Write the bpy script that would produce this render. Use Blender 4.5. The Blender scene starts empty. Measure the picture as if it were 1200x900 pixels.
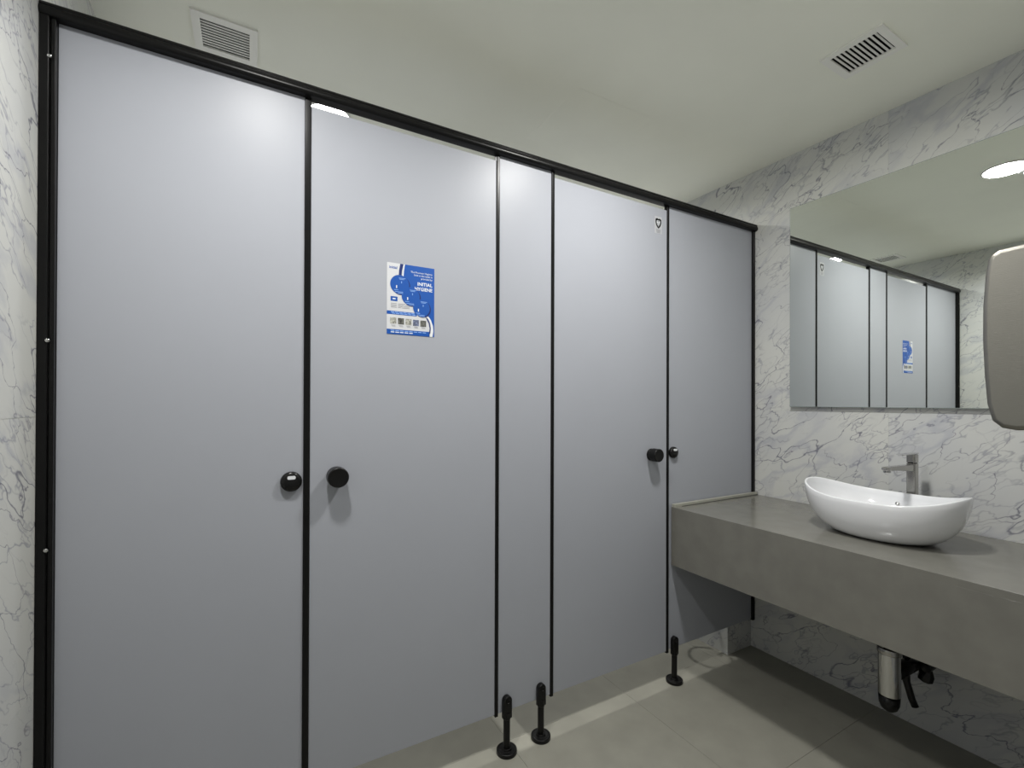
import bpy, bmesh, math, random
from mathutils import Vector, Matrix
random.seed(7)
PI = math.pi
SC = bpy.context.scene
COL = SC.collection

# ---------------------------------------------------------------- camera
W, XL, D, H = 2.343, -0.441, 1.517, 2.539      # right wall, left wall, partition plane, ceiling
YB, YF = 2.75, -0.90                           # back wall of the stalls, wall behind the photographer
cd = bpy.data.cameras.new('camera')
cam = bpy.data.objects.new('camera', cd); COL.objects.link(cam)
ya, pi_, ro = math.radians(-29.4755), math.radians(0.2355), math.radians(0.1929)
fw = Vector((math.sin(-ya)*math.cos(pi_), math.cos(ya)*math.cos(pi_), math.sin(pi_)))
rt = Vector((math.cos(ya), math.sin(ya), 0)); up = rt.cross(fw)
r2 = rt*math.cos(ro)+up*math.sin(ro); u2 = up*math.cos(ro)-rt*math.sin(ro)
m = Matrix.Identity(4)
for i in range(3):
    m[i][0], m[i][1], m[i][2] = r2[i], u2[i], -fw[i]
m.translation = Vector((0, 0, 1.3))
cam.matrix_world = m
cd.sensor_width = 36; cd.lens = 541.39*36/1200; cd.shift_y = 19.235/1200
cd.clip_start = 0.02
SC.camera = cam
# ---------------------------------------------------------------- world, exposure, lamp strengths
wd = bpy.data.worlds.new('world'); SC.world = wd; wd.use_nodes = True
wd.node_tree.nodes['Background'].inputs[0].default_value = (0.5, 0.5, 0.48, 1)
wd.node_tree.nodes['Background'].inputs[1].default_value = 0.05
SC.view_settings.view_transform = 'Standard'; SC.view_settings.look = 'None'
SC.view_settings.gamma = 1; SC.view_settings.use_curve_mapping = False
SC.view_settings.exposure = 2.69
LENS_GLOW = 1.8                       # radiance of the frosted lens seen from the side
ROOM_W, STALL_W = (2.25, 150), (2.2, 165)   # watts, beam angle
BASIN_W = (3.2, 172)

LAMP_COLOUR = (1.0, 0.985, 0.955, 1)

# ---------------------------------------------------------------- materials
def nodes(name):
    mt = bpy.data.materials.new(name); mt.use_nodes = True
    nt = mt.node_tree; b = nt.nodes['Principled BSDF']
    return mt, nt, b
def N(nt, kind, **kw):
    n = nt.nodes.new(kind)
    for k, v in kw.items():
        if k in n.inputs: n.inputs[k].default_value = v
        else: setattr(n, k, v)
    return n
def mat(name, col, rough=0.5, metal=0.0, coat=0.0, coat_rough=0.1, var=0.0, vscale=6, bump=0.0, bscale=200, spec=0.5, stretch=None):
    mt, nt, b = nodes(name)
    b.inputs['Base Color'].default_value = (*col, 1)
    b.inputs['Roughness'].default_value = rough
    b.inputs['Metallic'].default_value = metal
    b.inputs['Coat Weight'].default_value = coat
    b.inputs['Coat Roughness'].default_value = coat_rough
    b.inputs['Specular IOR Level'].default_value = spec
    tc = N(nt, 'ShaderNodeTexCoord')
    src = tc.outputs['Object']
    if stretch:
        mp = N(nt, 'ShaderNodeMapping'); mp.inputs['Scale'].default_value = stretch
        nt.links.new(src, mp.inputs[0]); src = mp.outputs[0]
    if var > 0:
        n = N(nt, 'ShaderNodeTexNoise'); n.inputs['Scale'].default_value = vscale; n.inputs['Detail'].default_value = 6
        nt.links.new(src, n.inputs['Vector'])
        r = N(nt, 'ShaderNodeValToRGB')
        r.color_ramp.elements[0].position = .3; r.color_ramp.elements[1].position = .7
        r.color_ramp.elements[0].color = (*[c*(1-var) for c in col], 1)
        r.color_ramp.elements[1].color = (*[min(1, c*(1+var)) for c in col], 1)
        nt.links.new(n.outputs['Fac'], r.inputs[0]); nt.links.new(r.outputs[0], b.inputs['Base Color'])
    if bump > 0:
        n = N(nt, 'ShaderNodeTexNoise'); n.inputs['Scale'].default_value = bscale; n.inputs['Detail'].default_value = 3
        nt.links.new(src, n.inputs['Vector'])
        bp = N(nt, 'ShaderNodeBump'); bp.inputs['Strength'].default_value = bump; bp.inputs['Distance'].default_value = .002
        nt.links.new(n.outputs['Fac'], bp.inputs['Height']); nt.links.new(bp.outputs[0], b.inputs['Normal'])
    return mt

def marble_mat(name, tint=(0.60, 0.605, 0.575)):
    mt, nt, b = nodes(name); L = nt.links.new
    tc = N(nt, 'ShaderNodeTexCoord'); oi = N(nt, 'ShaderNodeObjectInfo')
    ad = N(nt, 'ShaderNodeVectorMath', operation='MULTIPLY_ADD')
    L(oi.outputs['Random'], ad.inputs[0]); ad.inputs[1].default_value = (17, 11, 23); L(tc.outputs['Object'], ad.inputs[2])
    m0 = N(nt, 'ShaderNodeMapping'); m0.inputs['Rotation'].default_value = (0.62, 0.0, 0.1); L(ad.outputs[0], m0.inputs[0])
    mp = N(nt, 'ShaderNodeMapping'); mp.inputs['Scale'].default_value = (1.0, 0.55, 1.35)
    L(m0.outputs[0], mp.inputs[0])
    # gentle warp
    wn = N(nt, 'ShaderNodeTexNoise'); wn.inputs['Scale'].default_value = 2.6; wn.inputs['Detail'].default_value = 6; wn.inputs['Roughness'].default_value = .6
    L(mp.outputs[0], wn.inputs['Vector'])
    wm = N(nt, 'ShaderNodeVectorMath', operation='MULTIPLY_ADD'); L(wn.outputs['Color'], wm.inputs[0]); wm.inputs[1].default_value = (.16, .16, .16); L(mp.outputs[0], wm.inputs[2])
    def vein(scale, width, detail, seed, soft=False):
        o = N(nt, 'ShaderNodeVectorMath', operation='ADD'); L(wm.outputs[0], o.inputs[0]); o.inputs[1].default_value = (seed, seed*2.3, -seed)
        n = N(nt, 'ShaderNodeTexNoise'); n.inputs['Scale'].default_value = scale; n.inputs['Detail'].default_value = detail; n.inputs['Roughness'].default_value = .45
        L(o.outputs[0], n.inputs['Vector'])
        s = N(nt, 'ShaderNodeMath', operation='SUBTRACT'); L(n.outputs['Fac'], s.inputs[0]); s.inputs[1].default_value = .5
        a = N(nt, 'ShaderNodeMath', operation='ABSOLUTE'); L(s.outputs[0], a.inputs[0])
        r = N(nt, 'ShaderNodeMapRange', interpolation_type='SMOOTHSTEP'); L(a.outputs[0], r.inputs['Value'])
        r.inputs['From Min'].default_value = 0; r.inputs['From Max'].default_value = width
        r.inputs['To Min'].default_value = 1; r.inputs['To Max'].default_value = 0
        return r.outputs['Result']
    def mask(scale, lo, hi, seed):
        o = N(nt, 'ShaderNodeVectorMath', operation='ADD'); L(ad.outputs[0], o.inputs[0]); o.inputs[1].default_value = (seed, -seed, seed*3)
        n = N(nt, 'ShaderNodeTexNoise'); n.inputs['Scale'].default_value = scale; n.inputs['Detail'].default_value = 3
        L(o.outputs[0], n.inputs['Vector'])
        r = N(nt, 'ShaderNodeMapRange', interpolation_type='SMOOTHSTEP'); L(n.outputs['Fac'], r.inputs['Value'])
        r.inputs['From Min'].default_value = lo; r.inputs['From Max'].default_value = hi
        return r.outputs['Result']
    def mul(a, c):
        x = N(nt, 'ShaderNodeMath', operation='MULTIPLY'); L(a, x.inputs[0])
        if isinstance(c, float): x.inputs[1].default_value = c
        else: L(c, x.inputs[1])
        return x.outputs[0]
    cur = None
    base = N(nt, 'ShaderNodeRGB'); base.outputs[0].default_value = (*tint, 1); cur = base.outputs[0]
    def lay(cur, fac, col):
        x = N(nt, 'ShaderNodeMix', data_type='RGBA'); L(fac, x.inputs[0]); L(cur, x.inputs[6]); x.inputs[7].default_value = (*col, 1)
        return x.outputs[2]
    cur = lay(cur, mul(mask(2.2, .40, .70, 4.0), .5), (.47, .485, .515))            # cloudy blue-grey
    cur = lay(cur, mul(vein(4.2, .05, 5, 9.0), mul(mask(2.5, .36, .58, 8.0), .42)), (.35, .36, .43))
    cur = lay(cur, mul(vein(9.0, .014, 3, 3.0), mul(mask(3.5, .36, .55, 1.0), .55)), (.22, .225, .28))
    cur = lay(cur, mul(vein(3.0, .0045, 3, 5.0), mul(mask(2.4, .36, .54, 2.0), .75)), (.10, .10, .15))
    cur = lay(cur, mul(vein(14.0, .022, 2, 21.0), mul(mask(3.0, .42, .60, 17.0), .4)), (.24, .24, .29))
    cur = lay(cur, mul(vein(4.4, .0050, 4, 31.0), mul(mask(2.2, .40, .55, 27.0), .6)), (.14, .14, .19))
    cur = lay(cur, mul(vein(5.0, .005, 3, 13.0), mul(mask(2.8, .36, .55, 12.0), .7)), (.13, .12, .17))
    L(cur, b.inputs['Base Color'])
    b.inputs['Roughness'].default_value = .16
    b.inputs['Specular IOR Level'].default_value = .4
    return mt

M = {}
M['marble'] = marble_mat('polished_marble')
M['ceiling'] = mat('ceiling_paint', (.88, .89, .785), .9, var=.02, vscale=3, bump=.05, bscale=90)
M['floor'] = mat('floor_porcelain', (.27, .265, .225), .42, var=.07, vscale=9, bump=.06, bscale=260)
M['grout'] = mat('grout', (.17, .165, .145), .9)
M['panel'] = mat('grey_laminate', (.37, .385, .425), .36, var=.012, vscale=2.5, bump=.03, bscale=420, spec=.2)
M['black'] = mat('black_plastic', (.006, .006, .006), .22, spec=.35)
M['black_rail'] = mat('black_anodised', (.008, .008, .008), .28, spec=.15)
M['black_nylon'] = mat('black_nylon', (.006, .006, .006), .35, spec=.25)
M['stone'] = mat('grey_quartz', (.172, .168, .148), .2, var=.07, vscale=14, bump=.02, bscale=300)
M['ceramic'] = mat('white_ceramic', (.80, .81, .83), .12, coat=.6, coat_rough=.03)
M['chrome'] = mat('chrome', (.60, .60, .59), .06, metal=1)
M['chrome_dark'] = mat('satin_chrome', (.42, .41, .39), .14, metal=1)
M['steel'] = mat('brushed_steel', (.27, .262, .235), .36, metal=1, bump=.10, bscale=60, stretch=(1, 1, 14))
M['paper'] = mat('paper', (.60, .61, .63), .5)
M['sticker_paper'] = mat('sticker_film', (.47, .48, .50), .4)
M['blue'] = mat('blue_ink', (.002, .075, .36), .45)
M['navy'] = mat('navy_ink', (.003, .018, .13), .45)
M['white_ink'] = mat('white_ink', (.75, .77, .8), .5)
M['grey_ink'] = mat('grey_ink', (.25, .26, .28), .5)
M['pale_ink'] = mat('pale_blue_ink', (.22, .38, .74), .5)
M['photo_a'] = mat('photo_print_pale', (.34, .34, .30), .5, var=.75, vscale=160)
M['photo_b'] = mat('photo_print_dark', (.09, .09, .08), .5, var=.9, vscale=140)
M['photo_c'] = mat('photo_print_blue', (.12, .14, .22), .5, var=.9, vscale=150)
M['vent_white'] = mat('vent_enamel', (.86, .86, .80), .5)
M['vent_slat'] = mat('vent_slat_enamel', (.75, .75, .70), .5)
M['dark'] = mat('dark_cavity', (.01, .01, .01), .9)
M['white_plastic'] = mat('white_plastic', (.7, .7, .68), .4)
M['silicone'] = mat('dark_sealant', (.03, .03, .028), .5)
M['upstand'] = mat('pale_stone', (.36, .36, .31), .3, var=.05, vscale=20)
mt, nt, b = nodes('mirror_silver'); b.inputs['Base Color'].default_value = (.83, .86, .82, 1); b.inputs['Metallic'].default_value = 1; b.inputs['Roughness'].default_value = 0.0
M['mirror'] = mt
mt, nt, b = nodes('glass_edge'); b.inputs['Base Color'].default_value = (.45, .52, .48, 1); b.inputs['Roughness'].default_value = .08; b.inputs['Metallic'].default_value = .6
M['glass_edge'] = mt
def lamp_mat(name, s):
    mt, nt, b = nodes(name)
    b.inputs['Base Color'].default_value = (.8, .8, .8, 1)
    b.inputs['Emission Color'].default_value = LAMP_COLOUR; b.inputs['Emission Strength'].default_value = s
    return mt
M['lamp_glow'] = lamp_mat('lamp_glow', LENS_GLOW)

# ---------------------------------------------------------------- helpers
def obj(name, bm, material, parent=None, loc=(0, 0, 0), smooth=False, bevel=0, seg=2):
    me = bpy.data.meshes.new(name)
    bmesh.ops.recalc_face_normals(bm, faces=bm.faces)
    if loc != (0, 0, 0): bmesh.ops.translate(bm, verts=bm.verts, vec=Vector(loc))
    bm.to_mesh(me); bm.free()
    me.materials.append(material)
    o = bpy.data.objects.new(name, me); COL.objects.link(o)
    if parent:
        o.parent = parent
        # meshes are given in world coordinates; a parent's own place is subtracted
        me.transform(Matrix.Translation(-world_loc(parent)))
    if smooth:
        for p in me.polygons: p.use_smooth = True
    if bevel:
        md = o.modifiers.new('bevel', 'BEVEL'); md.width = bevel; md.segments = seg; md.limit_method = 'ANGLE'; md.angle_limit = math.radians(40)
        for p in me.polygons: p.use_smooth = True
        md2 = o.modifiers.new('wn', 'WEIGHTED_NORMAL'); md2.keep_sharp = True
    return o
def world_loc(o):
    v = Vector(o.location)
    while o.parent: o = o.parent; v += Vector(o.location)
    return v
def thing(name, label, cat, loc=(0, 0, 0), group=None):
    o = bpy.data.objects.new(name, None); COL.objects.link(o)
    o.location = loc; o.empty_display_size = .05; o['label'] = label; o['category'] = cat
    if group: o['group'] = group
    return o
def box(bm, x0, x1, y0, y1, z0, z1):
    vs = [bm.verts.new((x, y, z)) for x in (x0, x1) for y in (y0, y1) for z in (z0, z1)]
    for f in ((0, 1, 3, 2), (4, 6, 7, 5), (0, 4, 5, 1), (2, 3, 7, 6), (0, 2, 6, 4), (1, 5, 7, 3)):
        bm.faces.new([vs[i] for i in f])
    return bm
def B(*a): return box(bmesh.new(), *a)
def frame(axis):
    a = Vector(axis).normalized()
    t = Vector((0, 0, 1)) if abs(a.z) < .9 else Vector((1, 0, 0))
    u = a.cross(t).normalized(); return a, u, a.cross(u)
def lathe(bm, base, axis, prof, n=32):
    """prof: (radius, height) pairs; revolved about axis from base"""
    a, u, v = frame(axis); base = Vector(base); rings = []
    for r, h in prof:
        if r < 1e-6: rings.append([bm.verts.new(base+a*h)])
        else: rings.append([bm.verts.new(base+a*h+u*r*math.cos(2*PI*i/n)+v*r*math.sin(2*PI*i/n)) for i in range(n)])
    for A, C in zip(rings, rings[1:]):
        for i in range(n):
            j = (i+1) % n
            if len(A) == 1 and len(C) == 1: continue
            if len(A) == 1: bm.faces.new((A[0], C[i], C[j]))
            elif len(C) == 1: bm.faces.new((A[i], A[j], C[0]))
            else: bm.faces.new((A[i], A[j], C[j], C[i]))
    return bm
def tube(bm, pts, r, n=12):
    pts = [Vector(p) for p in pts]; rings = []
    prev = None
    for i, p in enumerate(pts):
        d = (pts[min(i+1, len(pts)-1)]-pts[max(i-1, 0)]).normalized()
        if prev is None: _, u, v = frame(d)
        else:
            u = (prev-d*prev.dot(d)).normalized(); v = d.cross(u)
        prev = u
        rings.append([bm.verts.new(p+u*r*math.cos(2*PI*k/n)+v*r*math.sin(2*PI*k/n)) for k in range(n)])
    for A, C in zip(rings, rings[1:]):
        for k in range(n): bm.faces.new((A[k], A[(k+1) % n], C[(k+1) % n], C[k]))
    bm.faces.new(rings[0][::-1]); bm.faces.new(rings[-1]); return bm
def prism(bm, poly, axis, a0, a1):
    """poly in the two other axes (x:(y,z), y:(x,z), z:(x,y)), extruded a0..a1"""
    def P(p, a): return {'x': (a, p[0], p[1]), 'y': (p[0], a, p[1]), 'z': (p[0], p[1], a)}[axis]
    A = [bm.verts.new(P(p, a0)) for p in poly]; C = [bm.verts.new(P(p, a1)) for p in poly]
    n = len(poly)
    for i in range(n): bm.faces.new((A[i], A[(i+1) % n], C[(i+1) % n], C[i]))
    bm.faces.new(A[::-1]); bm.faces.new(C); return bm
def rrect(x0, x1, z0, z1, r, n=6):
    out = []
    rs = r if isinstance(r, (list, tuple)) else (r,)*4
    for (cx, cz, a0, q) in ((x1-rs[0], z0+rs[0], -90, rs[0]), (x1-rs[1], z1-rs[1], 0, rs[1]), (x0+rs[2], z1-rs[2], 90, rs[2]), (x0+rs[3], z0+rs[3], 180, rs[3])):
        for k in range(n+1):
            a = math.radians(a0+90*k/n); out.append((cx+q*math.cos(a), cz+q*math.sin(a)))
    return out

def struct(name, bm, m, label=None, **k):
    o = obj(name, bm, m, **k); o['kind'] = 'structure'
    if label: o['label'] = label
    return o

# ---------------------------------------------------------------- room shell
G = .0005    # half a tile joint
floor = struct('floor', B(XL-.1, W+.1, YF-.1, YB+.1, -.10, -.004), M['grout'], 'light grey porcelain tiled washroom floor')
xs = [XL, -.335, .265, .865, 1.465, 2.065, W]; ys = [YF, -.845, -.245, .355, .955, 1.555, 2.155, YB]
for i in range(len(xs)-1):
    for j in range(len(ys)-1):
        obj('tile', B(xs[i]+G, xs[i+1]-G, ys[j]+G, ys[j+1]-G, -.010, 0), M['floor'], floor)

def wall(name, axis, at, out, u0, u1, joints_u, joints_z, label, depth=.1):
    """axis 'x': wall plane x=at, u runs along y; out = +1/-1 is where the solid lies"""
    a, c = at+out*.0010, at+out*depth
    lo, hi = min(a, c), max(a, c)
    bm = B(lo, hi, u0, u1, 0, H) if axis == 'x' else B(u0, u1, lo, hi, 0, H)
    w = struct(name, bm, M['grout_pale'], label)
    ju = [u0]+[j for j in joints_u if u0 < j < u1]+[u1]; jz = [0]+joints_z+[H]
    p, q = sorted((at, at+out*.007))
    g = .0004
    for i in range(len(ju)-1):
        for j in range(len(jz)-1):
            if axis == 'x': b_ = B(p, q, ju[i]+g, ju[i+1]-g, jz[j]+g, jz[j+1]-g)
            else: b_ = B(ju[i]+g, ju[i+1]-g, p, q, jz[j]+g, jz[j+1]-g)
            obj('tile', b_, M['marble'], w)
    return w
M['grout_pale'] = mat('pale_grout', (.50, .50, .46), .9)
JZ = [.618, 1.262]
JY = [-.284, .916, 2.116]
wall('wall_left', 'x', XL, -1, YF-.1, YB+.1, JY, JZ, 'white marble tiled wall at the left end of the partition')
wall('wall_right', 'x', W, 1, YF-.1, YB+.1, JY, JZ, 'white marble tiled wall behind mirror and basin')
wall('wall_back', 'y', YB, 1, XL, W, [.3, 1.5], JZ, 'marble tiled wall at the back of the stalls')
wall('wall_front', 'y', YF, -1, XL, W, [.3, 1.5], JZ, 'marble tiled wall behind the viewer')
STUB_Y, STUB_X = .15, 1.15
wn = struct('wall_near', B(STUB_X, W-.001, STUB_Y-.14, STUB_Y, 0, H), M['marble'], 'short marble wall carrying the hand dryer')
# low marble-clad ledge inside the right stall
struct('wall_ledge', B(2.148, W-.001, 1.531, YB-.001, 0, .95), M['marble'], 'low marble boxed ledge beside right stall')

# ceiling with openings for the two air grilles
V1 = (-.172+.018, .012-.018, 1.760+.018, 1.944-.018)
V2 = (1.783+.018, 1.963-.018, .714+.018, .902-.018)
cx = sorted({XL-.1, W+.1, V1[0], V1[1], V2[0], V2[1]}); cy = sorted({YF-.1, YB+.1, V1[2], V1[3], V2[2], V2[3]})
bm = bmesh.new()
for i in range(len(cx)-1):
    for j in range(len(cy)-1):
        mx, my = (cx[i]+cx[i+1])/2, (cy[j]+cy[j+1])/2
        if any(v[0] < mx < v[1] and v[2] < my < v[3] for v in (V1, V2)): continue
        box(bm, cx[i], cx[i+1], cy[j], cy[j+1], H, H+.06)
struct('ceiling', bm, M['ceiling'], 'smooth painted pale ceiling')

def grille(label, v, along):
    x0, x1, y0, y1 = v
    t = thing('ceiling_vent', label, 'vent', ((x0+x1)/2, (y0+y1)/2, H))
    f = .020; e = .004
    bm = bmesh.new()
    for (a, b_, c, d) in ((x0-f, x1+f, y0-f, y0+e), (x0-f, x1+f, y1-e, y1+f), (x0-f, x0+e, y0+e, y1-e), (x1-e, x1+f, y0+e, y1-e)):
        box(bm, a, b_, c, d, H-.006, H+.0)
    obj('frame', bm, M['vent_white'], t)
    du = B(x0+.001, x1-.001, y0+.001, y1-.001, H+.050, H+.058)
    for q in ((x0+.0003, x0+.0015, y0, y1), (x1-.0015, x1-.0003, y0, y1), (x0, x1, y0+.0003, y0+.0015), (x0, x1, y1-.0015, y1-.0003)):
        box(du, *q, H+.003, H+.050)
    obj('duct', du, M['dark'], t)
    n = 11; w = (y1-y0)/n
    for k in range(n-1):
        c = y0+(k+1)*w
        bm = bmesh.new(); prism(bm, [(c-.0037, H+.000), (c+.0030, H-.0005), (c+.0037, H+.0015), (c-.0030, H+.002)], 'x', x0+.002, x1-.002)
        obj('slat', bm, M['vent_slat'], t)
grille('square white air grille on ceiling just above the left cubicle door', V1, 'x')
grille('square white air grille on ceiling near marble wall above the mirror', V2, 'x')

def downlight(label, x, y, power, group=None):
    t = thing('ceiling_light', label, 'light', (x, y, H), group)
    bm = bmesh.new(); lathe(bm, (x, y, H), (0, 0, -1), [(.095, 0), (.095, .004), (.091, .007), (.0885, .007), (.0875, .003), (.0875, 0)], 48)
    obj('trim_ring', bm, M['white_plastic'], t, smooth=False)
    bm = bmesh.new(); lathe(bm, (x, y, H), (0, 0, -1), [(.0873, .001), (.087, .004), (0, .0045)], 48)
    obj('diffuser', bm, M['lamp_glow'], t)
    ld = bpy.data.lights.new('beam', 'AREA'); ld.shape = 'DISK'; ld.size = .172; ld.energy = power[0]; ld.color = LAMP_COLOUR[:3]; ld.spread = math.radians(power[1])
    lo = bpy.data.objects.new('beam', ld); COL.objects.link(lo); lo.parent = t; lo.location = (0, 0, -.006)
downlight('bright round ceiling downlight seen reflected in top of the mirror', 1.19, .835, BASIN_W)
downlight('round ceiling downlight outside the left cubicle door, glowing on the grey panel', .04, .85, ROOM_W)
downlight('round ceiling downlight glimpsed over the poster door', .285, 2.13, STALL_W)
downlight('round ceiling downlight inside the right stall', 1.72, 2.28, STALL_W)
# small sensor at the mirror's right edge
t = thing('ceiling_sensor', 'small round dark sensor on ceiling, seen at right edge of mirror', 'sensor', (1.09, .775, H))
bm = bmesh.new(); lathe(bm, (1.09, .775, H), (0, 0, -1), [(.045, 0), (.045, .006), (.036, .012), (0, .012)], 24); obj('rim', bm, M['vent_slat'], t)
bm = bmesh.new(); lathe(bm, (1.09, .775, H-.012), (0, 0, -1), [(.02, 0), (.018, .012), (0, .016)], 20); obj('lens', bm, M['grey_ink'], t, smooth=True)
# access hatch, a flush panel
t = thing('ceiling_hatch', 'flush square access hatch in ceiling reflected in the mirror', 'hatch', (1.32, 1.68, H))
obj('panel', B(1.12, 1.52, 1.45, 1.85, H-.0007, H), M['ceiling'], t)

# ---------------------------------------------------------------- toilet partition
X1, X2, X3, X4 = .146, .795, 1.040, 1.690
ZB, ZD, ZR = .146, 2.196, 2.216
tp = thing('toilet_partition', 'long grey laminate cubicle partition with black rail, posts and round knobs', 'partition', (.95, D, 0))
T = .013
def panel(name, x0, x1, z0, z1, label=None, y=D):
    o = obj(name, B(x0, x1, y, y+T, z0, z1), M['panel'], tp, bevel=.0012)
    if label: o['label'] = label
    return o
panel('panel', XL+.030, X1-.008, .02, ZR+.01, 'wide grey end panel with black knob')
d2 = panel('door', X1+.010, X2-.007, ZB, ZD, 'grey cubicle door carrying the blue poster')
panel('panel', X2+.006, X3-.006, ZB, ZR+.01, 'narrow grey filler panel between the doors')
d4 = panel('door', X3+.008, X4-.007, ZB, ZD, 'grey cubicle door next to the counter')
panel('panel', X4+.006, W-.018, ZB+.006, ZR+.01, 'grey end panel above the counter')
# black vertical posts and edge strips
def post(x0, x1, z0, z1=ZR+.002, y0=D-.004, y1=D+T+.004, nm='post', m='black_rail'):
    return obj(nm, B(x0, x1, y0, y1, z0, z1), M[m], tp, bevel=.0018)
post(XL+.0005, XL+.0185, 0, y0=D-.020)
post(XL+.0200, XL+.0295, 0, y0=D-.014)
post(X1-.0085, X1+.0095, .0)
post(X2-.0070, X2+.0060, ZB-.008)
post(X3-.0065, X3+.0075, ZB-.008)
post(X4-.0070, X4+.0060, ZB-.008)
post(W-.0185, W-.0005, ZB, y0=D-.010)
for z in (2.121, 1.443, .945):
    bm = bmesh.new(); lathe(bm, (XL+.0195, D-.0205, z), (0, -1, 0), [(.0045, 0), (.004, .0015), (.0015, .002), (0, .0012)], 14)
    o = obj('screw', bm, M['chrome'], tp, smooth=True)
# head rail
bm = bmesh.new()
prof = [(D-.018, ZR), (D-.023, ZR+.004), (D-.025, ZR+.010), (D-.024, ZR+.018), (D-.021, ZR+.022), (D-.0195, ZR+.0235), (D-.0215, ZR+.026), (D-.0195, ZR+.032), (D-.013, ZR+.036), (D+.004, ZR+.038), (D+.013, ZR+.036), (D+.013, ZR)]
prism(bm, prof, 'x', XL+.0005, W-.0005)
obj('head_rail', bm, M['black_rail'], tp, bevel=.0008)
# divider between the two stalls (behind the filler panel)
obj('divider', B(.912, .925, D+T+.001, YB-.001, ZB, 2.0), M['panel'], tp)
# adjustable legs with clamps
for lx in (.834, .985, 1.727):
    ly = D-.010
    lg = obj('leg', lathe(bmesh.new(), (lx, ly, 0), (0, 0, 1), [(0, .006), (.0125, .006), (.0125, .125), (.0150, .127), (.0150, .150), (0, .150)], 28), M['black_nylon'], tp, bevel=.0008)
    obj('foot', lathe(bmesh.new(), (lx, ly, 0), (0, 0, 1), [(0, 0), (.038, 0), (.038, .013), (.036, .0145), (.033, .0145), (.031, .012), (.018, .012), (.0165, .019), (0, .019)], 40), M['black_nylon'], lg, bevel=.001)
    # flat-sided clamp with a rounded head gripping the panel edge
    pl = [(lx-.0175, .128), (lx+.0175, .128)]+[(lx+.0175*math.cos(a), .193+.0175*math.sin(a)) for a in [PI*k/14 for k in range(15)]]
    bm = bmesh.new(); prism(bm, pl, 'y', D-.021, D-.001)
    cl = obj('clamp', bm, M['black_nylon'], lg, bevel=.003, seg=3)
    bm = bmesh.new(); lathe(bm, (lx, D-.021, .192), (0, -1, 0), [(.0085, -.001), (.0085, .0022), (.006, .0022), (.0045, -.0005), (0, -.0005)], 20)
    sc = obj('screw_cap', bm, M['black_rail'], lg, smooth=False)

def dome_knob(parent, x, z, r, glint_mat):
    bm = bmesh.new(); lathe(bm, (x, D, z), (0, -1, 0), [(0, 0), (r, 0), (r, .007), (r*.97, .011), (r*.86, .0145), (r*.6, .017), (0, .018)], 40)
    k = obj('knob', bm, M['black'], parent, smooth=True)
    bm = bmesh.new(); prism(bm, rrect(x-.011, x+.011, z+.008, z+.018, .004), 'y', D-.0182, D-.013)  # lamp highlight painted as a pale patch on the dome
    obj('painted_glint', bm, M[glint_mat], k)
    return k
def drum_knob(parent, x, z, r=.0305, L_=.052):
    bm = bmesh.new(); lathe(bm, (x, D, z), (0, -1, 0), [(0, 0), (r*.93, 0), (r*.93, .004), (r*.80, .006), (r*.80, .012), (r, .016), (r, L_-.003), (r-.003, L_), (r-.006, L_-.001), (0, L_-.002)], 48)
    return obj('knob', bm, M['black_nylon'], parent, bevel=.001)
p_ = [o for o in tp.children if o.name.startswith('panel')]
dome_knob(p_[0], .105, 1.063, .0295, 'white_ink')
drum_knob(d2, .231, 1.071)
drum_knob(d4, 1.583, 1.065, .0295)
dome_knob(p_[2], 1.724, 1.068, .0265, 'white_ink')

# ---------------------------------------------------------------- poster on the door
PX0, PX1, PZ0, PZ1 = .3855, .5480, 1.5235, 1.7585
PW, PH = PX1-PX0, PZ1-PZ0
pt = thing('poster', 'blue and white washroom hygiene poster stuck on the grey cubicle door', 'poster', (PX0, D, PZ0))
obj('sheet', B(PX0, PX1, D-.0007, D-.0001, PZ0, PZ1), M['paper'], pt)
def P_(u, v): return (PX0+u*PW, PZ1-v*PH)
def flat(name, poly, m, lvl, parent=pt, uv=True):
    y = D-.0007-.00022*lvl
    q = [P_(*p) for p in poly] if uv else poly
    bm = bmesh.new(); prism(bm, q, 'y', y-.00012, y); return obj(name, bm, M[m], parent)
def rect(u0, u1, v0, v1): return [(u0, v0), (u1, v0), (u1, v1), (u0, v1)]
def disc(u, v, r, n=40): return [(u+r*math.cos(2*PI*k/n), v+r*PW/PH*math.sin(2*PI*k/n)) for k in range(n)]
def text(s, x, z, size, m, lvl, parent, align='LEFT', bold=0.0, sx=1.0, y0=None):
    cu = bpy.data.curves.new('text', 'FONT'); cu.body = s; cu.size = size; cu.align_x = align; cu.offset = bold; cu.resolution_u = 2; cu.extrude = .00003
    o = bpy.data.objects.new('text', cu)
    y = (D-.0007-.00022*lvl) if y0 is None else y0
    COL.objects.link(o); bpy.context.view_layer.update()
    me = bpy.data.meshes.new_from_object(o); bpy.data.objects.remove(o)
    me.transform(Matrix.Translation((x, y, z)) @ Matrix.Rotation(PI/2, 4, 'X') @ Matrix.Diagonal((sx, 1, 1, 1)))
    me.transform(Matrix.Translation(-world_loc(parent)))
    me.materials.clear(); me.materials.append(M[m])
    q = bpy.data.objects.new('lettering', me); COL.objects.link(q); q.parent = parent
    return q
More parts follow.
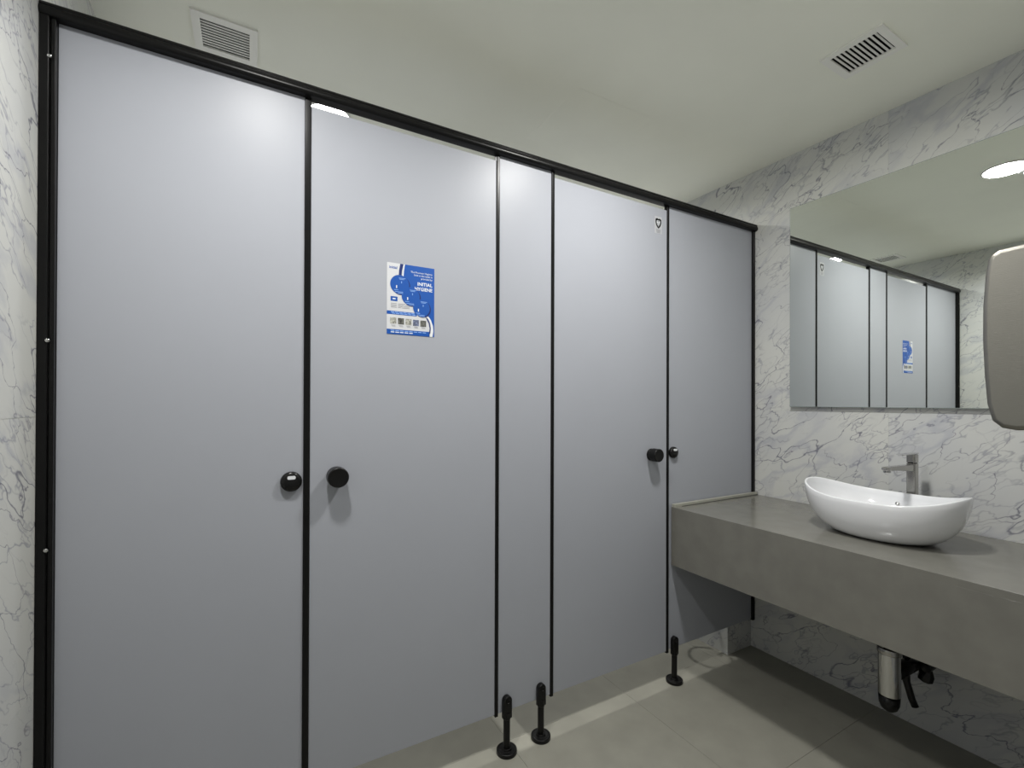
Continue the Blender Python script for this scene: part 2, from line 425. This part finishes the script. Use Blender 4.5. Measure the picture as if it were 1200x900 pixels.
# big blue field with its swooping left edge
left_edge = [(.345, 0), (.33, .06), (.32, .12), (.315, .2), (.34, .3), (.42, .42), (.55, .53), (.70, .62), (.86, .70), (.93, .76), (.975, .84), (.985, .92), (.965, 1)]
flat('blue_field', left_edge+[(1, 1), (1, 0)], 'blue', 1)
flat('navy_band', [(.27, 0), (.335, 0), (.305, .1), (.295, .2), (.235, .2), (.245, .1)], 'navy', 1.3)
flat('navy_band', [(.81, .72), (.86, .74), (.905, .80), (.925, .88), (.915, .94), (.90, .97), (.885, .97), (.90, .88), (.88, .81), (.84, .76)], 'navy', 1.3)
flat('white_arc', [(.84, .715), (.885, .715), (.93, .76), (.965, .83), (.975, .90), (.955, 1), (.905, 1), (.93, .93), (.935, .86), (.915, .80), (.875, .75)], 'white_ink', 1.6)
flat('white_arc', [(.345, 0), (.365, 0), (.345, .1), (.335, .2), (.315, .2), (.325, .1)], 'white_ink', 1.6)
for k, (u, v, r) in enumerate(((.26, .295, .195), (.49, .445, .19), (.72, .595, .18))):
    flat('disc_shadow', disc(u+.025, v+.012, r), 'navy', 2+.6*k)
    d_ = flat('blue_disc', disc(u, v, r), 'blue', 2.3+.6*k)
    for (du, dv, w) in ((-.02, -.095, .14), (-.01, -.08, .1), (-.12, .075, .09), (-.10, .10, .17), (-.04, .118, .11)):
        flat('small_print', rect(u+du, u+du+w, v+dv, v+dv+.008), 'pale_ink', 4.2)
    flat('small_print', rect(u+.03, u+.045, v-.05, v-.02), 'pale_ink', 4.2)
    flat('small_print', rect(u-.075, u-.055, v+.015, v+.055), 'white_ink', 4.2)
flat('blue_band', rect(0, .62, .675, .722), 'blue', 1.2)
flat('blue_band', rect(0, .90, .93, 1), 'blue', 1.2)
flat('blue_label', rect(.075, .215, .47, .535), 'blue', 1.2)
flat('small_print', rect(.115, .175, .494, .510), 'white_ink', 1.6)
for r_ in range(4):
    for (a, b_) in ((.08, .2), (.23, .38-.03*r_), (.4-.03*r_, .47)):
        flat('small_print', rect(a, b_, .565+.018*r_, .571+.018*r_), 'grey_ink', 1.2)
for r_, z in enumerate((.683, .702)):
    for a in range(6): flat('small_print', rect(.08+.085*a+.02*r_, .15+.085*a+.02*r_, z, z+.011), 'pale_ink', 1.6)
for r_, z in enumerate((.943, .965)):
    for a in range(8-3*r_): flat('small_print', rect(.08+.095*a, .155+.095*a, z, z+.012), 'white_ink' if r_ else 'pale_ink', 1.6)
for k, mm in enumerate(('photo_a', 'photo_b', 'photo_a', 'photo_c', 'photo_b')):
    u = .07+.157*k
    flat('photo_print', rect(u, u+.125, .765+.008*k*.3, .853+.008*k*.3), mm, 1.2)
    flat('small_print', rect(u+.02, u+.10, .872, .877), 'grey_ink', 1.2); flat('small_print', rect(u+.03, u+.11, .885, .890), 'grey_ink', 1.2)
text('initial', *P_(.045, .08), .0125, 'blue', 1.3, pt, bold=.0002)
for s, v in (('The Premium Hygiene', .105), ('Unit in this toilet is', .145), ('provided by', .185)):
    text(s, *P_(.955, v), .0088, 'white_ink', 2.4, pt, 'RIGHT', sx=.95)
text('INITIAL', *P_(.955, .275), .0160, 'white_ink', 2.4, pt, 'RIGHT', bold=.00035)
text('HYGIENE', *P_(.955, .348), .0160, 'white_ink', 2.4, pt, 'RIGHT', bold=.00035, sx=.95)

# small sticker on the second door
SX0, SX1, SZ0, SZ1 = 1.604, 1.650, 2.078, 2.156
st = thing('sticker', 'small white sticker with black shield emblem at top corner of right door', 'sticker', (SX0, D, SZ0))
obj('sheet', B(SX0, SX1, D-.0006, D-.0001, SZ0, SZ1), M['sticker_paper'], st)
sw, sh = SX1-SX0, SZ1-SZ0
def S_(u, v): return (SX0+u*sw, SZ1-v*sh)
def shield(s):
    pts = [(-.40, -.28), (-.18, -.36), (0, -.30), (.18, -.36), (.40, -.28), (.40, .0), (.30, .2), (.12, .36), (0, .42), (-.12, .36), (-.30, .2), (-.40, .0)]
    return [S_(.5+a*s, .38+b_*s*.78) for a, b_ in pts]
flat('shield', shield(1.0), 'black', 0.2, st, False)
flat('shield_field', shield(.58), 'white_ink', .8, st, False)
for pl in ([(.3, .25), (.7, .25), (.7, .31), (.3, .31)], [(.46, .31), (.54, .31), (.54, .62), (.46, .62)], [(.62, .36), (.72, .33), (.66, .48), (.58, .52)], [(.28, .36), (.38, .38), (.42, .52), (.34, .48)]):
    flat('emblem', [S_(*p) for p in pl], 'grey_ink', 1.4, st, False)
for k in range(4): flat('small_print', [S_(*p) for p in rect(.16+.03*k, .84-.02*k, .76+.055*k, .79+.055*k)], 'grey_ink', .4, st, False)

# ---------------------------------------------------------------- counter
XC, ZC, ZC2 = 1.7105, .8147, .545
vc = thing('vanity_counter', 'grey stone wall-hung vanity counter with deep front apron', 'counter', (XC, .9, ZC2))
obj('worktop', B(XC, W-.001, STUB_Y+.001, D-.006, ZC-.022, ZC), M['stone'], vc, bevel=.0004)
obj('apron', B(XC, XC+.020, STUB_Y+.001, D-.006, ZC2, ZC-.0220), M['stone'], vc, bevel=.0002)
obj('upstand', B(XC+.002, W-.002, D-.024, D-.0065, ZC, ZC+.014), M['upstand'], vc, bevel=.0006)
bm = bmesh.new(); prism(bm, [(XC+.05, D-.0240), (W-.004, D-.0240), (W-.004, D-.0290)], 'z', ZC, ZC+.0025)
obj('sealant_joint', bm, M['silicone'], vc)

# ---------------------------------------------------------------- basin
bx, by = 2.020, .815
sink = thing('vessel_basin', 'white boat-shaped ceramic vessel basin on the grey counter', 'basin', (bx, by, ZC))
n = 96; bm = bmesh.new(); rings = []
def rim(t, k=1.0):
    c, s = math.cos(t), math.sin(t)
    e = .86
    return (bx+.168*k*math.copysign(abs(s)**.92, s), by+.247*k*math.copysign(abs(c)**e if k > .9 else abs(c), c))
def rimz(t): return .143+.038*abs(math.cos(t))**2.6
def ring(f):
    R = []
    for i in range(n):
        t = 2*PI*i/n; R.append(bm.verts.new(f(t)))
    rings.append(R)
def foot(t): return (bx+.098*math.sin(t), by+.122*math.cos(t))
def mix(a, c, f): return (a[0]+(c[0]-a[0])*f, a[1]+(c[1]-a[1])*f)
def rim_in(t, d):   # rim point moved inward by d
    x, y = rim(t); vx, vy = x-bx, y-by; L_ = math.hypot(vx, vy); return (x-vx/L_*d, y-vy/L_*d)
ring(lambda t: (*mix((bx, by), foot(t), .9), ZC+.000))
for k in range(13):
    s = k/12; a = s*PI/2
    f_ = math.sin(a)**.97; z_ = 1-math.cos(a)**1.05
    ring(lambda t: (*mix(foot(t), rim(t), f_), ZC+.002+(rimz(t)-.002-.004)*z_))
for (d, dz) in ((.0012, -.0012), (.004, 0), (.0075, -.0012), (.0092, -.004)):
    ring(lambda t: (*rim_in(t, d), ZC+rimz(t)+dz))
for k in range(1, 12):
    s = 1-k/12; a = s*PI/2
    f_ = math.sin(a)**.75; z_ = 1-math.cos(a)**1.0
    ring(lambda t: (*mix((bx, by), rim_in(t, .0092), f_), ZC+.022+(rimz(t)-.004-.022)*z_))
for A, C in zip(rings, rings[1:]):
    for i in range(n): bm.faces.new((A[i], A[(i+1) % n], C[(i+1) % n], C[i]))
bm.faces.new(rings[0][::-1]); c_ = bm.verts.new((bx, by, ZC+.021))
for i in range(n): bm.faces.new((rings[-1][i], rings[-1][(i+1) % n], c_))
obj('bowl', bm, M['ceramic'], sink, smooth=True)
bm = bmesh.new(); lathe(bm, (bx, by, ZC+.020), (0, 0, 1), [(.028, .002), (.028, .006), (.022, .008), (.02, .006), (0, .009)], 32); obj('drain', bm, M['chrome'], sink, smooth=True)
# overflow slot on the far inner wall
bm = bmesh.new(); lathe(bm, (bx+.137, by-.0, ZC+.102), (-1, 0, .55), [(0, .003), (.006, .003), (.007, .001), (.007, -.004)], 24)
obj('overflow_ring', bm, M['chrome'], sink, smooth=True)

# ---------------------------------------------------------------- tap
tx, ty = 2.232, .795
tap = thing('mixer_tap', 'tall chrome mixer tap standing behind the white basin', 'tap', (tx, ty, ZC))
def rbox(name, x0, x1, y0, y1, z0, z1, m, parent, r=.006, bev=.002):
    bm = bmesh.new(); prism(bm, rrect(x0, x1, y0, y1, r, 5), 'z', z0, z1); return obj(name, bm, M[m], parent, bevel=bev)
rbox('base', tx-.021, tx+.021, ty-.018, ty+.018, ZC, ZC+.008, 'chrome_dark', tap, .010)
rbox('body', tx-.018, tx+.018, ty-.0145, ty+.0145, ZC+.008, 1.0695, 'chrome_dark', tap, .007)
rbox('cartridge_neck', tx-.016, tx+.016, ty-.0125, ty+.0125, 1.0695, 1.072, 'black', tap, .007)
hd = rbox('handle', tx-.018, tx+.018, ty-.0145, ty+.0145, 1.072, 1.104, 'chrome_dark', tap, .007)
bm = bmesh.new(); prism(bm, [(tx-.105, 1.108), (tx-.104, 1.1055), (tx-.03, 1.1045), (tx+.022, 1.1045), (tx+.022, 1.110), (tx-.03, 1.110)], 'y', ty-.0125, ty+.0125)
obj('lever', bm, M['chrome'], hd, bevel=.0015)
bm = bmesh.new(); prism(bm, [(tx-.018, 1.040), (tx-.018, 1.066), (tx-.20, 1.069), (tx-.225, 1.068), (tx-.228, 1.060), (tx-.225, 1.056), (tx-.15, 1.052)], 'y', ty-.011, ty+.011)
sp = obj('spout', bm, M['chrome_dark'], tap, bevel=.003, seg=3)
bm = bmesh.new(); lathe(bm, (tx-.208, ty, 1.060), (0, 0, -1), [(0, 0), (.0115, 0), (.0115, .012), (.009, .013), (0, .010)], 24); obj('aerator', bm, M['chrome'], sp, smooth=False)

# ---------------------------------------------------------------- bottle trap and valve under the counter
trx, tr_y = 2.02, .787
tr = thing('bottle_trap', 'chrome bottle trap hanging beneath the counter below the basin', 'trap', (trx, tr_y, .19))
bm = bmesh.new(); lathe(bm, (trx, tr_y, 0), (0, 0, 1), [(0, .247), (.0335, .247), (.0335, .396), (0, .396)], 40); obj('cup', bm, M['chrome'], tr, bevel=.002)
bm = bmesh.new(); lathe(bm, (trx, tr_y, 0), (0, 0, 1), [(0, .396), (.0355, .396), (.0365, .400), (.0365, .413), (.033, .418), (0, .418)], 40); obj('collar', bm, M['chrome_dark'], tr, smooth=False, bevel=.001)
bm = bmesh.new(); lathe(bm, (trx, tr_y, 0), (0, 0, 1), [(0, .185), (.012, .187), (.024, .197), (.031, .215), (.0325, .2465), (0, .2465)], 40); obj('base_cap', bm, M['black'], tr, smooth=True)
bm = bmesh.new(); lathe(bm, (trx, tr_y, 0), (0, 0, 1), [(0, .418), (.017, .418), (.017, ZC-.022), (0, ZC-.022)], 28); obj('tailpiece', bm, M['black'], tr, bevel=.001)
bm = bmesh.new(); tube(bm, [(trx+.02, tr_y, .312), (trx+.16, tr_y+.002, .305), (W-.002, tr_y+.002, .305)], .026, 20); obj('outlet_pipe', bm, M['black'], tr, smooth=True)
bm = bmesh.new(); lathe(bm, (W, tr_y+.002, .305), (-1, 0, 0), [(0, 0), (.046, 0), (.044, .008), (.034, .012), (.034, .10), (.028, .104), (0, .104)], 28); obj('wall_flange', bm, M['black'], tr)
vl = thing('angle_valve', 'black stop valve on wall just right of the chrome trap', 'valve', (W, .745, .33))
vx, vy, vz = 2.235, .748, .305
bm = bmesh.new(); lathe(bm, (W, vy, vz), (-1, 0, 0), [(0, 0), (.024, 0), (.022, .006), (.011, .008), (.011, .06), (.016, .062), (.016, .13), (0, .13)], 24); obj('valve_body', bm, M['black'], vl, bevel=.001)
bm = bmesh.new(); lathe(bm, (vx, vy, vz-.012), (0, .25, -1), [(0, 0), (.014, 0), (.024, .020), (.024, .042), (.019, .046), (0, .046)], 8); obj('handle', bm, M['black'], vl, bevel=.001)
bm = bmesh.new(); tube(bm, [(vx, vy+.002, vz), (vx+.002, vy+.006, .40), (vx-.01, vy+.02, .55), (vx-.02, vy+.03, .79)], .008, 12); obj('supply_hose', bm, M['black'], vl, smooth=True)
bm = bmesh.new(); prism(bm, [(2.19, .345), (2.285, .345), (2.285, .372), (2.19, .372)], 'y', vy-.012, vy+.004); obj('label_tag', bm, M['grey_ink'], vl, bevel=.001)
bm = bmesh.new(); tube(bm, [(2.20, .800, .36), (2.198, .803, .30), (2.195, .800, .235), (2.198, .785, .175), (2.2, .775, .150)], .012, 12); obj('hanging_hose', bm, M['black'], vl, smooth=True)

# ---------------------------------------------------------------- mirror
MY0, MY1, MZ0, MZ1 = .36, 1.3146, 1.2827, 2.2644
mr = thing('wall_mirror', 'large frameless rectangular mirror on marble wall above the basin', 'mirror', (W, .83, MZ0))
obj('backing', B(W-.015, W-.0005, MY0+.004, MY1-.004, MZ0+.004, MZ1-.004), M['grey_ink'], mr)
gl = obj('glass', B(W-.020, W-.0152, MY0, MY1, MZ0, MZ1), M['glass_edge'], mr)
bm = bmesh.new(); x_ = W-.0203
vs = [bm.verts.new(p) for p in ((x_, MY0+.002, MZ0+.002), (x_, MY1-.002, MZ0+.002), (x_, MY1-.002, MZ1-.002), (x_, MY0+.002, MZ1-.002))]
f_ = bm.faces.new(vs); ex = bmesh.ops.extrude_face_region(bm, geom=[f_])
for v in ex['geom']:
    if isinstance(v, bmesh.types.BMVert): v.co.x += .0002
obj('silvered_face', bm, M['mirror'], mr)

# ---------------------------------------------------------------- hand dryer on the short wall
dx0, dx1 = 1.300, 1.570
dr = thing('hand_dryer', 'brushed steel hand dryer jutting in at the right edge of the picture', 'hand dryer', ((dx0+dx1)/2, STUB_Y, 1.25))
prof = [(.162, 1.262), (.300, 1.248), (.322, 1.252), (.336, 1.266), (.3435, 1.30), (.3475, 1.36), (.350, 1.43), (.3495, 1.50), (.346, 1.56), (.342, 1.592), (.337, 1.602), (.325, 1.610), (.162, 1.618)]
bm = bmesh.new(); prism(bm, prof, 'x', dx0, dx1)
bmesh.ops.recalc_face_normals(bm, faces=bm.faces)
obj('cover', bm, M['steel'], dr, bevel=.010, seg=4)
obj('back_plate', B(dx0+.006, dx1-.006, STUB_Y+.0005, .1615, 1.268, 1.612), M['black'], dr)
bm = bmesh.new(); lathe(bm, (1.435, .26, 1.2545), (0, 0, -1), [(0, 0), (.030, 0), (.028, .022), (.022, .022), (.021, .004), (0, .004)], 28); obj('nozzle', bm, M['black'], dr)

# ---------------------------------------------------------------- hose shape added unseen in the right stall to cast a ring shadow
ho = bmesh.new(); cxh, cyh, czh, rh = 2.015, 1.630, .20, .085
tube(ho, [(cxh+rh*math.cos(a), cyh+rh*math.sin(a), czh+.004*k) for k, a in enumerate([math.radians(20+15*j) for j in range(24)])]+[(cxh+.10, cyh+.02, .33), (2.140, cyh+.03, .50)], .007, 10)
hs = thing('shadow_coil', 'unseen thin hose hanging in the right stall', 'coil', (2.14, cyh, .5))
obj('coil', ho, M['chrome_dark'], hs, smooth=True)
obj('coil_block', B(2.07, 2.125, 1.60, 1.62, .20, .225), M['white_plastic'], hs, bevel=.004)  # small block belonging to the added shadow caster
